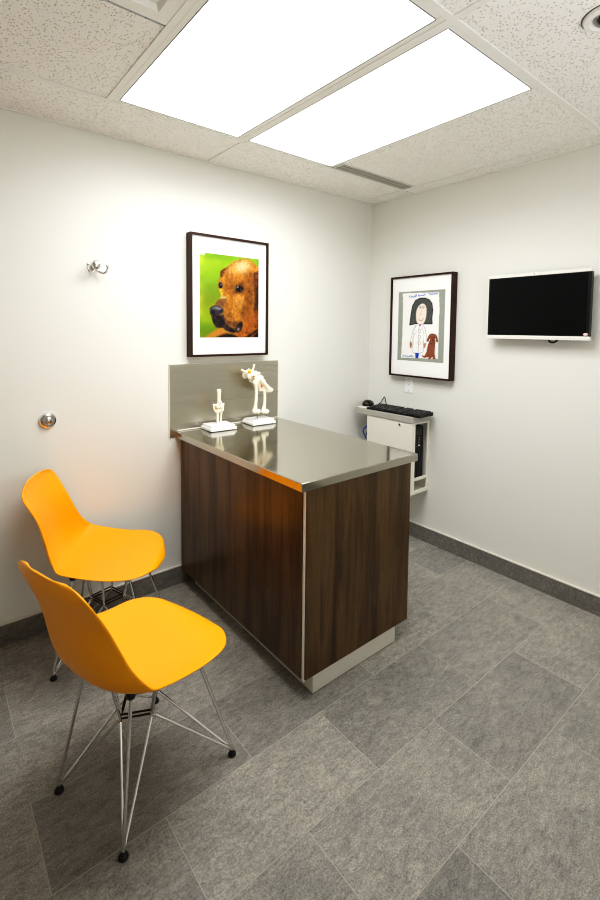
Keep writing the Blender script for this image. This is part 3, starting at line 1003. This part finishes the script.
t = thing('mouse_pad', 'small grey-white mouse pad with curved edge at the left end of the shelf', 'mouse pad', (-.115, -.105, ZS))
bm = bmesh.new()
out = [(.085, .036), (.085, -.060), (-.02, -.066), (-.075, -.045), (-.093, -.004), (-.080, .034)]
lo = [bm.verts.new((x, y, 0)) for x, y in out]
hi = [bm.verts.new((x, y, .006)) for x, y in out]
bm.faces.new(lo[::-1])
bm.faces.new(hi)
for k in range(6):
    bm.faces.new((lo[k], lo[(k + 1) % 6], hi[(k + 1) % 6], hi[k]))
obj('pad', bm, SILVER, t, bevel=.002)

t = thing('computer_mouse', 'black computer mouse on the pad at the left end of the shelf', 'mouse', (-.096, -.090, ZS + .006), math.radians(20))
bm = bmesh.new()
bmesh.ops.create_uvsphere(bm, u_segments=24, v_segments=16, radius=1)
for v in bm.verts:
    x, y, z = v.co
    v.co = (x * .066, y * .042 * (1 - .12 * x), (max(z, -.25) + .25) / 1.25 * (.044 - .008 * x))
obj('mouse_body', bm, BLACKGLOSS, t, smooth=True)
obj('scroll_wheel', lathe(bmesh.new(), [(0, -.004), (.008, -.004), (.009, 0), (.008, .004), (0, .004)], Matrix.Translation((-.036, 0, .036)) @ Matrix.Rotation(math.pi / 2, 4, 'X'), 16), KEY, t, smooth=True)

cabz = ZS
o = obj('mouse_cable', tube(bmesh.new(), spline([(-.018, -.122, cabz + .010), (-.022, -.150, cabz + .030), (-.025, -.180, cabz + .068), (-.028, -.192, cabz + .076), (-.03, -.200, cabz + .060), (-.031, -.212, cabz + .025), (-.0305, -.222, cabz + .0045)], 8), .0032, 8), BLACK, None, smooth=True)
tag(o, 'thin dark looped cable standing up behind the keyboard', 'cable')
o = obj('power_cable', tube(bmesh.new(), spline([(-.10, -.160, .868), (-.14, -.156, .82), (-.165, -.150, .785), (-.150, -.146, .75), (-.17, -.150, .71), (-.10, -.16, .62), (-.06, -.17, .55)], 8), .007, 8), BLACK, None, smooth=True)
tag(o, 'black cable hanging beside the left end of the wall cabinet', 'cable')
o = obj('network_cable', tube(bmesh.new(), spline([(-.03, -.125, .76), (-.11, -.122, .775), (-.178, -.120, .752), (-.160, -.120, .700), (-.08, -.12, .60), (-.03,-.12,.50)], 8), .005, 8), BLUE, None, smooth=True)
tag(o, 'blue cable hanging beside the left end of the wall cabinet', 'cable')

# ------------------------------------------------------------------ coat hook and wall door stop
t = thing('coat_hook', 'small double chrome coat hook high on the left part of the back wall', 'hook', (-2.052, 0, 1.802))
MW = Matrix.Rotation(math.pi / 2, 4, 'X')
obj('rose', lathe(bmesh.new(), [(.020, -.001), (.020, .004), (.014, .007), (.010, .012), (.010, .026)], MW, 28), CHROME, t, smooth=True)
bm = bmesh.new()
blob(bm, (.0, -.030, .008), (.022, .014, .024), 24, 16)
obj('ball', bm, CHROME, t, smooth=True)
for s in (-1, 1):
    bm = bmesh.new()
    pts = spline([(0, -.022, -.008), (s * .012, -.030, -.024), (s * .028, -.042, -.032), (s * .040, -.052, -.026), (s * .047, -.055, -.006), (s * .046, -.055, .006)], 8)
    tube(bm, pts, .0056, 10)
    blob(bm, pts[-1], (.0075, .0075, .0075), 12, 8)
    obj('arm', bm, CHROME, t, smooth=True)

t = thing('door_stop', 'round chrome wall door stop on the left part of the back wall', 'door stop', (-2.280, 0, 1.047))
obj('dish', lathe(bmesh.new(), [(.037, -.001), (.038, .006), (.036, .012), (.031, .013), (.027, .009), (.021, .007)], MW, 36), CHROME, t, smooth=True)
obj('dome', lathe(bmesh.new(), [(.022, .006), (.021, .016), (.016, .023), (.008, .027), (0, .028)], MW, 32), mat('satin_metal', (200, 198, 194), .28, 1.0)[0], t, smooth=True)

# ------------------------------------------------------------------ anatomical models on the worktop
ZW = .9062
def model_base(t, w, d, hz=.032):
    bm = bmesh.new()
    r = []
    for (a, z) in ((0, .003), (0, hz * .55), (.006, hz * .6), (.010, hz)):
        r.append([bm.verts.new((sx * (w / 2 - a), sy * (d / 2 - a), z)) for sx, sy in ((-1, -1), (1, -1), (1, 1), (-1, 1))])
    bm.faces.new(r[0][::-1])
    bm.faces.new(r[-1])
    for a, b in zip(r, r[1:]):
        for k in range(4):
            bm.faces.new((a[k], a[(k + 1) % 4], b[(k + 1) % 4], b[k]))
    o = obj('base', bm, WHITE, t, bevel=.0015, label='white plastic stand')
    for sx in (-1, 1):
        for sy in (-1, 1):
            obj('foot_pad', lathe(bmesh.new(), [(0, 0), (.006, 0), (.006, .0032), (0, .0032)], Matrix.Translation((sx * (w / 2 - .015), sy * (d / 2 - .015), 0)), 12), RUBBER, o)

def bone(bm, a, b, r0, r1, r2, bend=(0, 0, 0), n=10):
    a, b, bend = Vector(a), Vector(b), Vector(bend)
    pts, rs = [], []
    for k in range(13):
        t = k / 12
        pts.append(a.lerp(b, t) + bend * math.sin(math.pi * t))
        e0, e1 = math.exp(-(t / .13) ** 2), math.exp(-((1 - t) / .13) ** 2)
        rs.append(r1 + (r0 - r1) * e0 + (r2 - r1) * e1)
    tube(bm, pts, rs, n)

# small joint model (left)
t = thing('joint_model', 'smaller ivory knee-joint bone model on a white stand, left on the worktop', 'anatomical model', (-1.395, -.094, ZW), math.radians(-3))
model_base(t, .166, .138)
T = .032
bm = bmesh.new()
bone(bm, (.001, 0, T + .112), (0, 0, T + .195), .016, .011, .0135)
blob(bm, (0, 0, T + .197), (.0135, .0125, .009))
blob(bm, (-.009, -.003, T + .104), (.014, .017, .017))
blob(bm, (.012, -.003, T + .104), (.014, .017, .017))
obj('thigh_bone', bm, BONE, t, smooth=True, sharp=80)
bm = bmesh.new()
blob(bm, (0, -.017, T + .128), (.010, .007, .013))
obj('kneecap', bm, BONE, t, smooth=True, sharp=80)
for s in (-1, 1):
    bm = bmesh.new()
    blob(bm, (s * .030, .004, T + .112), (.008, .008, .007))
    tube(bm, spline([(s * .014, 0, T + .110), (s * .027, .004, T + .114), (s * .031, .004, T + .098), (s * .024, .002, T + .075)], 5), .005, 8)
    obj('ligament', bm, BONE, t, smooth=True, sharp=80)
bm = bmesh.new()
bone(bm, (-.008, 0, T + .074), (-.007, 0, T + .0005), .017, .0075, .008)
blob(bm, (-.006, 0, T + .078), (.022, .016, .011))
obj('shin_bone', bm, BONE, t, smooth=True, sharp=80)
bm = bmesh.new()
bone(bm, (.018, .002, T + .078), (.013, .002, T + .0005), .011, .0055, .006)
blob(bm, (.022, .002, T + .080), (.012, .010, .009))
obj('calf_bone', bm, BONE, t, smooth=True, sharp=80)
bm = bmesh.new()
blob(bm, (-.016, -.008, T + .094), (.007, .007, .008))
obj('cartilage_pad', bm, mat('amber_cartilage', (226, 178, 96), .4)[0], t, smooth=True, label='amber cartilage pad')

# hip model (right)
TB = T
t = thing('hip_model', 'taller ivory pelvis and thigh bone model on a white stand, right on the worktop', 'anatomical model', (-1.108, -.090, ZW), math.radians(-3))
model_base(t, .166, .138)
obj('support_rod', tube(bmesh.new(), [(-.012, .0, TB - .002), (-.014, .0, T + .235)], .0028, 10), mat('brass_rod', (150, 128, 84), .3, .8)[0], t, smooth=True, label='thin metal support rod')
bm = bmesh.new()
T = TB + .020
def pelvis_half(s):
    # ilium wing (upper left), acetabulum, ischium (lower right)
    y = s * .030
    bone(bm, (-.070, y * 1.0, T + .262), (-.018, y, T + .228), .019, .015, .017, (0, 0, .008))
    blob(bm, (-.072, y * 1.0, T + .252), (.018, .010, .020))
    blob(bm, (-.020, y, T + .226), (.025, .017, .025))
    bone(bm, (-.012, y, T + .235), (.075, y * .8, T + .158), .020, .013, .018, (0, 0, .006))
    blob(bm, (.078, y * .9, T + .155), (.023, .012, .015))
    bone(bm, (-.015, y, T + .220), (.015, y * .25, T + .160), .015, .009, .013)
    bone(bm, (.015, y * .25, T + .160), (.065, y * .6, T + .150), .011, .008, .012)
for s in (-1, 1):
    pelvis_half(s)
blob(bm, (-.060, 0, T + .272), (.034, .026, .018))
blob(bm, (-.020, 0, T + .262), (.030, .020, .016))
blob(bm, (.018, 0, T + .236), (.026, .015, .014))
blob(bm, (.026, 0, T + .206), (.034, .024, .026))
blob(bm, (.058, 0, T + .176), (.026, .020, .020))
for k in range(4):
    blob(bm, (-.062 + k * .025, 0, T + .284 - k * .008), (.008, .007, .013))
obj('pelvis', bm, BONE, t, smooth=True, sharp=80)
bm = bmesh.new()
bone(bm, (-.065, .002, T + .262), (-.118, -.010, T + .292), .009, .007, .007)
bone(bm, (-.035, 0, T + .270), (-.024, 0, T + .322), .010, .006, .009)
obj('vertebra_process', bm, BONE, t, smooth=True, sharp=80)
for k, (a, b, s) in enumerate((((-.034, -.038, T + .205), (-.040, -.040, T + .042), 1), ((.044, -.010, T + .165), (.038, -.014, T + .030), 1))):
    bm = bmesh.new()
    bone(bm, a, b, .015, .0095, .015, (.006, 0, 0))
    blob(bm, (a[0] - .008, a[1], a[2] + .006), (.013, .012, .015))
    blob(bm, (b[0] - .002, b[1] - .004, b[2] - .006), (.018, .014, .015))
    blob(bm, (b[0] + .020, b[1] - .004, b[2] - .010), (.017, .014, .014))
    obj('thigh_bone', bm, BONE, t, smooth=True, sharp=80)
bm = bmesh.new()
blob(bm, (-.076, -.034, T + .282), (.011, .010, .011))
obj('disc', bm, YELLOW, t, smooth=True, label='yellow disc')
for c_, r_ in (((-.052, -.042, T + .252), (.008, .006, .006)), ((.006, -.044, T + .190), (.006, .006, .009))):
    obj('nerve_marker', blob(bmesh.new(), c_, r_), RED, t, smooth=True, label='orange-red marker')

for ch in t.children:
    if ch.name.split('.')[0] not in ('base', 'support_rod'):
        ch.location.x = -.012

# ------------------------------------------------------------------ camera, world
cam = bpy.data.cameras.new('camera')
co = bpy.data.objects.new('camera', cam)
C.objects.link(co)
fwd = Vector((0.6309706391781889, 0.7733023816321225, -0.06228546425254438))
rt = Vector((0.7751838178891374, -0.6316454308574262, 0.010681674014732082))
up = Vector((0.031082164948542938, 0.0550225066588533, 0.9980012138184442))
R = Matrix((rt, up, -fwd)).transposed().to_4x4()
co.matrix_world = Matrix.Translation((-2.7415421161, -2.4956965306, 1.4997642236)) @ R
cam.sensor_fit = 'HORIZONTAL'
cam.sensor_width = 36
cam.lens = 464.2805 * 36 / 600
cam.shift_y = -(450 - 358.135) / 600
cam.clip_start = .02
bpy.context.scene.camera = co

# added soft fill behind the camera, aimed up to brighten the ceiling and floor
la = bpy.data.lights.new('added_bounce_fill', 'AREA')
la.shape = 'SQUARE'
la.size = .7
la.energy = 12
la.color = (.97, .985, 1)
lo = bpy.data.objects.new('added_bounce_fill', la)
C.objects.link(lo)
lo.location = (-1.75, -2.95, 1.45)
lo.rotation_euler = Vector((.25, .75, 1)).to_track_quat('-Z', 'Y').to_euler()

wd = bpy.data.worlds.new('world')
wd.use_nodes = True
wd.node_tree.nodes['Background'].inputs[0].default_value = (.9, .92, 1, 1)
wd.node_tree.nodes['Background'].inputs[1].default_value = .05
bpy.context.scene.world = wd
vs = bpy.context.scene.view_settings
vs.view_transform = 'Standard'
vs.look = 'None'
vs.exposure = .07
vs.gamma = 1
vs.use_curve_mapping = True
cm = vs.curve_mapping
for k, (x, y) in enumerate(((.03, .018), (.18, .17), (.55, .60))):
    cm.curves[3].points.new(x, y)
cm.update()
bpy.context.scene.cycles.filter_width = 1.1
bpy.context.scene.cycles.max_bounces = 10
bpy.context.scene.cycles.diffuse_bounces = 6
